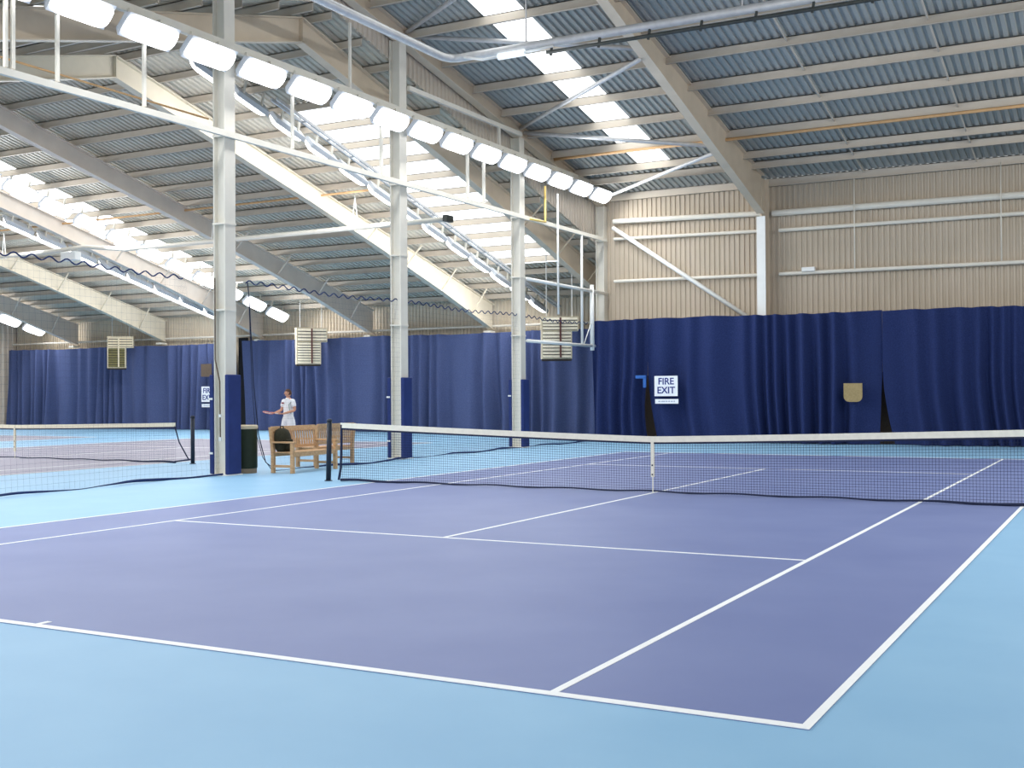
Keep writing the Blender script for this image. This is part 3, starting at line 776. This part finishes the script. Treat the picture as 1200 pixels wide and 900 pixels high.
# ------------------------------------------------------------------ the player
def skin(parent, name, joints, edges, m, root=0, sub=2):
    """joints: list of (x,y,z,rx,ry)"""
    me = bpy.data.meshes.new(name); me.from_pydata([j[:3] for j in joints], edges, []); me.materials.append(M[m])
    o = bpy.data.objects.new(name, me); C.objects.link(o); o.parent = parent
    md = o.modifiers.new('skin', 'SKIN'); md.use_smooth_shade = True
    ls = me.skin_vertices[0].data
    for v, j in zip(ls, joints): v.radius = (j[3], j[4] if len(j) > 4 else j[3]); v.use_root = False
    ls[root].use_root = True
    sb = o.modifiers.new('sub', 'SUBSURF'); sb.levels = sub; sb.render_levels = sub
    return o
def person(loc, rotz):
    # local: facing -y, person's right = -x
    t = thing('person', 'player in white polo shirt and shorts holding a racket, standing beyond the benches', 'person', loc)
    t.rotation_euler.z = rotz
    # body: joints
    J = [(0,0,.98,.13,.105), (0,0,1.16,.13,.10), (0,-.005,1.33,.155,.105), (0,.005,1.46,.10,.075), (0,-.01,1.54,.052,.055), (0,-.02,1.60,.05,.055),   # 0-5 trunk, neck
         (-.19,0,1.43,.062), (-.27,-.02,1.17,.045), (-.30,-.25,1.09,.032), (-.31,-.30,1.085,.024),       # right arm 6-9
         (.19,0,1.43,.062), (.28,.0,1.16,.045), (.07,-.24,1.07,.032), (.00,-.27,1.06,.024),              # left arm 10-13
         (-.095,0,.90,.095), (-.12,-.02,.50,.062), (-.13,.02,.28,.055), (-.135,.03,.09,.038), (-.14,-.07,.035,.04), (-.145,-.15,.03,.032),
         (.095,0,.90,.095), (.12,-.02,.50,.062), (.13,.02,.28,.055), (.135,.03,.09,.038), (.15,-.07,.035,.04), (.165,-.15,.03,.032)]
    E_ = [(0,1),(1,2),(2,3),(3,4),(4,5),(3,6),(6,7),(7,8),(8,9),(3,10),(10,11),(11,12),(12,13),(0,14),(14,15),(15,16),(16,17),(17,18),(18,19),(0,20),(20,21),(21,22),(22,23),(23,24),(24,25)]
    J = [j if len(j) == 5 else (*j, j[3]) for j in J]
    body = skin(t, 'body', J, E_, 'skin')
    # head (turned to the person's right)
    hd = MB(); n = 20; vs = []; fs = []; K = 14
    for i in range(K+1):
        a = PI*i/K; z = math.cos(a); r = math.sin(a)
        for j in range(n):
            b = 2*PI*j/n; x = r*math.cos(b); y = r*math.sin(b)
            wx, wy = .076, .098
            if z < 0: wx *= 1 + .25*z; wy *= 1 + .12*z
            yy = y*wy; xx = x*wx; zz = z*.118
            if y < -.3 and -.75 < z < -.45: yy -= .008           # chin
            vs.append((xx, yy, zz))
    for i in range(K):
        for j in range(n): fs.append((i*n+j, i*n+(j+1)%n, (i+1)*n+(j+1)%n, (i+1)*n+j))
    hd.add(vs, fs)
    hd.add([(-.016,-.092,-.025),(.016,-.092,-.025),(0,-.122,-.022),(0,-.096,.03)], [(0,1,2),(0,2,3),(2,1,3),(0,3,1)])   # nose
    for s in (-1, 1): hd.tube([(s*.074, .0, .02), (s*.088, .012, .03), (s*.086, .012, -.005), (s*.076, .0, -.03)], [.008, .016, .014, .006], 6)
    TURN = Matrix.Translation((0, -.02, 1.675)) @ Matrix.Rotation(math.radians(-38), 4, 'Z') @ Matrix.Rotation(math.radians(4), 4, 'X')
    def tr(mb): mb.v = [tuple(TURN @ Vector(p)) for p in mb.v]; return mb
    local(t, 'head', tr(hd), 'skin', smooth=True)
    ey = MB()
    for s in (-1, 1): ey.lathe([(.0,-.009),(.010,0),(0,.009)], (s*.03, -.088, .008), 8)
    local(t, 'eyes', tr(ey), 'eye')
    local(t, 'mouth', tr(MB().box(-.022, .022, -.099, -.088, -.062, -.053)), 'lip')
    hr = MB(); vs = []; fs = []
    for i in range(9):
        a = PI*.56*i/8
        for j in range(n):
            b = 2*PI*j/n; front = math.sin(b) < -.25
            aa = a*(.62 if front else 1.12)
            z = math.cos(aa); r = math.sin(aa)
            vs.append((r*math.cos(b)*.084, r*math.sin(b)*.106 + .006, z*.128))
    for i in range(8):
        for j in range(n): fs.append((i*n+j, i*n+(j+1)%n, (i+1)*n+(j+1)%n, (i+1)*n+j))
    local(t, 'hair', tr(hr.add(vs, fs)), 'hair', smooth=True)
    # polo shirt
    S = [(0,0,.78,.20,.17), (0,0,.93,.18,.15), (0,0,1.12,.165,.135), (0,-.005,1.30,.178,.128), (0,.0,1.45,.125,.092), (0,-.005,1.50,.07,.07),
         (-.185,0,1.435,.082,.08), (-.245,-.015,1.25,.077,.077), (.185,0,1.435,.082,.08), (.25,-.005,1.25,.077,.077)]
    skin(t, 'polo_shirt', S, [(0,1),(1,2),(2,3),(3,4),(4,5),(4,6),(6,7),(4,8),(8,9)], 'shirt')
    H = [(0,0,1.08,.15,.12), (0,0,.95,.155,.135), (-.11,0,.86,.135,.135), (-.135,-.01,.56,.13,.13), (.11,0,.86,.135,.135), (.135,-.01,.56,.13,.13)]
    skin(t, 'shorts', H, [(0,1),(1,2),(2,3),(1,4),(4,5)], 'shorts')
    tr_ = MB()
    tr_.tube([(.20,-.06,1.42), (.14,-.128,1.33), (.18,-.13,1.18), (.21,-.10,1.06)], .010, 6)
    local(t, 'shirt_piping', tr_, 'green')
    local(t, 'shirt_badge', MB().box(-.15, -.05, -.145, -.132, 1.36, 1.40), 'red')
    hm = MB()
    for s in (-1, 1): hm.lathe([(.122,0),(.128,.01),(.128,.045),(.122,.055)], (s*.135, -.01, .595), 20)
    local(t, 'shorts_hem', hm, 'red')
    for sx in (-1, 1):
        skin(t, 'shoe', [(sx*.135, .075, .05, .06, .06), (sx*.142, -.07, .05, .064, .055), (sx*.15, -.22, .04, .056, .045)], [(0,1),(1,2)], 'shirt')
        local(t, 'sock', MB().lathe([(.050, 0), (.054, .02), (.056, .12), (.05, .13)], (sx*.134, .027, .07), 14), 'shirt', smooth=True)
    local(t, 'collar', MB().lathe([(.110, 0), (.085, .025), (.072, .055), (.066, .05)], (0, -.008, 1.475), 18), 'shirt', smooth=True)
    # hands: palm and five fingers each, closed on the racket handle
    RA, RB = Vector((-.02, -.285, 1.06)), Vector((-.42, -.325, 1.085))     # racket handle line
    d = (RB - RA).normalized()
    def hand(wrist, grip, name):
        w = Vector(wrist); g = Vector(grip); up = Vector((0,0,1)); out = d.cross(up).normalized()
        pj = [(*w, .022, .022), (*(w.lerp(g, .6) + up*.0), .030, .02), (*(g + Vector((0,.012,.012))), .034, .02)]
        ed = [(0,1),(1,2)]
        h = skin(t, name, pj, ed, 'skin', sub=1)
        for k in range(4):
            base = g + d*(-.036 + .024*k) + Vector((0, .02, .015)); L = (.9, 1.0, .95, .75)[k]
            ch = [(*base, .010, .010), (*(base + Vector((0,-.03,.014))*L), .0095, .0095), (*(base + Vector((0,-.05,-.012))*L), .009, .009), (*(base + Vector((0,-.03,-.036))*L), .008, .008)]
            skin(h, 'finger', ch, [(0,1),(1,2),(2,3)], 'skin', sub=1)
        tb = w.lerp(g, .45)
        ch = [(*tb, .012, .012), (*(tb + d*.045 + Vector((0,-.01,.02))), .011, .011), (*(g + d*.06 + Vector((0,-.02,.018))), .009, .009)]
        skin(h, 'thumb', ch, [(0,1),(1,2)], 'skin', sub=1)
    hand((-.31,-.30,1.085), (-.33,-.317,1.08), 'right_hand')
    hand((.00,-.27,1.06), (-.06,-.29,1.063), 'left_hand')
    return t
PL, PR = (-15.58, 9.86, 0), math.radians(-6)
person(PL, PR)
# racket (held, so a thing of its own)
rk = thing('tennis_racket', 'tennis racket with reddish frame held level by the white-clad player', 'racket', PL); rk.rotation_euler.z = PR
def rp(u, v, w=0): # u along the racket from butt, v across, w normal
    A = Vector((-.02, -.285, 1.06)); d = Vector((-.94, -.09, .06)).normalized(); s = Vector((.09, -.94, .30)).normalized(); s = (s - d*s.dot(d)).normalized(); nn = d.cross(s)
    return A + d*u + s*v + nn*w
local(rk, 'grip', MB().tube([rp(0,0), rp(.22,0)], .017, 8), 'grip')
local(rk, 'throat', MB().tube([rp(.22,0), rp(.30,.03), rp(.38,.075)], .009, 6).tube([rp(.22,0), rp(.30,-.03), rp(.38,-.075)], .009, 6), 'racket')
ov = [rp(.51 + .165*math.cos(2*PI*k/24), .125*math.sin(2*PI*k/24)) for k in range(25)]
local(rk, 'hoop', MB().tube(ov, .011, 6, caps=False), 'racket')
mb = MB()
for k in range(-5, 6):
    v = k*.021; e = .16*math.sqrt(max(0, 1 - (v/.125)**2)); mb.tube([rp(.51 - e, v), rp(.51 + e, v)], .0012, 3)
    u = k*.027; e = .122*math.sqrt(max(0, 1 - (u/.165)**2)); mb.tube([rp(.51 + u, -e), rp(.51 + u, e)], .0012, 3)
local(rk, 'strings', mb, 'tape')

# ------------------------------------------------------------------ lamps (area lights along the luminaire rows, plus one added fill lamp)
def area(x, y, z, sx, sy, power, rot, col=(.95, .975, 1)):
    l = bpy.data.lights.new('row_and_fill_lamp', 'AREA'); l.shape = 'RECTANGLE'; l.size = sx; l.size_y = sy; l.energy = power; l.color = col
    o = bpy.data.objects.new('row_and_fill_lamp', l); C.objects.link(o); o.location = (x, y, z); o.rotation_euler = rot
    return o
area(9.2, 2, 8.3, .6, 26, 1300, (0, math.radians(40), 0))
area(-9.0, -11, 8.3, .6, 11, 800, (0, math.radians(-40), 0))
area(XC + .75, 7.0, 8.1, .5, 23, 900, (0, math.radians(-47), 0))
def slope_area(x, ya, yb, power, side):
    d = Vector((0, yb - ya, zL(yb) - zL(ya))); L = d.length; d.normalize()
    n = Vector((side*.7, 0, -.7)); n = (n - d*n.dot(d)).normalized()      # emission direction
    zx = -n; yx = d; xx = yx.cross(zx)
    l = bpy.data.lights.new('row_and_fill_lamp', 'AREA'); l.shape = 'RECTANGLE'; l.size = .5; l.size_y = L; l.energy = power; l.color = (.97, .98, 1)
    o = bpy.data.objects.new('row_and_fill_lamp', l); C.objects.link(o)
    c = (ya + yb)/2
    o.matrix_world = Matrix(((xx.x, yx.x, zx.x, x), (xx.y, yx.y, zx.y, c), (xx.z, yx.z, zx.z, (zL(ya) + zL(yb))/2 - .85), (0,0,0,1)))
slope_area(-14.25, 5, 23, 550, -1)
slope_area(-26.65, 7, 23, 800, 1)
slope_area(-30.45, 9, 23, 500, -1)
slope_area(-43.25, 9, 23, 600, 1)
area(-24.9, -4, 8.2, .6, 14, 1800, (0, math.radians(-30), 0))  # unseen fill lamp added to brighten the left hall

w = bpy.data.worlds.new('World'); bpy.context.scene.world = w; w.use_nodes = True
bgd = w.node_tree.nodes['Background']; bgd.inputs['Color'].default_value = (.93, .96, 1, 1); bgd.inputs['Strength'].default_value = 1.4

# ------------------------------------------------------------------ camera
cam = bpy.data.cameras.new('camera'); co = bpy.data.objects.new('camera', cam); C.objects.link(co)
yaw, pitch, roll, f = -4.97276274e-01, 8.23648899e-03, -6.71119429e-03, 1350.80
fw = Vector((math.sin(yaw)*math.cos(pitch), math.cos(yaw)*math.cos(pitch), math.sin(pitch)))
r = Vector((math.cos(yaw), -math.sin(yaw), 0)); u = r.cross(fw)
r2 = r*math.cos(roll) + u*math.sin(roll); u2 = -r*math.sin(roll) + u*math.cos(roll)
mw = Matrix(((r2.x, u2.x, -fw.x, 6.8802), (r2.y, u2.y, -fw.y, -17.4107), (r2.z, u2.z, -fw.z, 1.61998), (0,0,0,1)))
co.matrix_world = mw
cam.sensor_width = 36; cam.lens = 36*f/1200; cam.clip_end = 300
sc = bpy.context.scene; sc.camera = co
sc.view_settings.view_transform = 'Standard'; sc.view_settings.look = 'None'; sc.view_settings.exposure = 0.14; sc.view_settings.gamma = 1
try:
    sc.cycles.use_denoising = True; sc.cycles.denoiser = 'OPENIMAGEDENOISE'; sc.cycles.sample_clamp_indirect = 4; sc.cycles.max_bounces = 8; sc.cycles.diffuse_bounces = 4
except Exception: pass
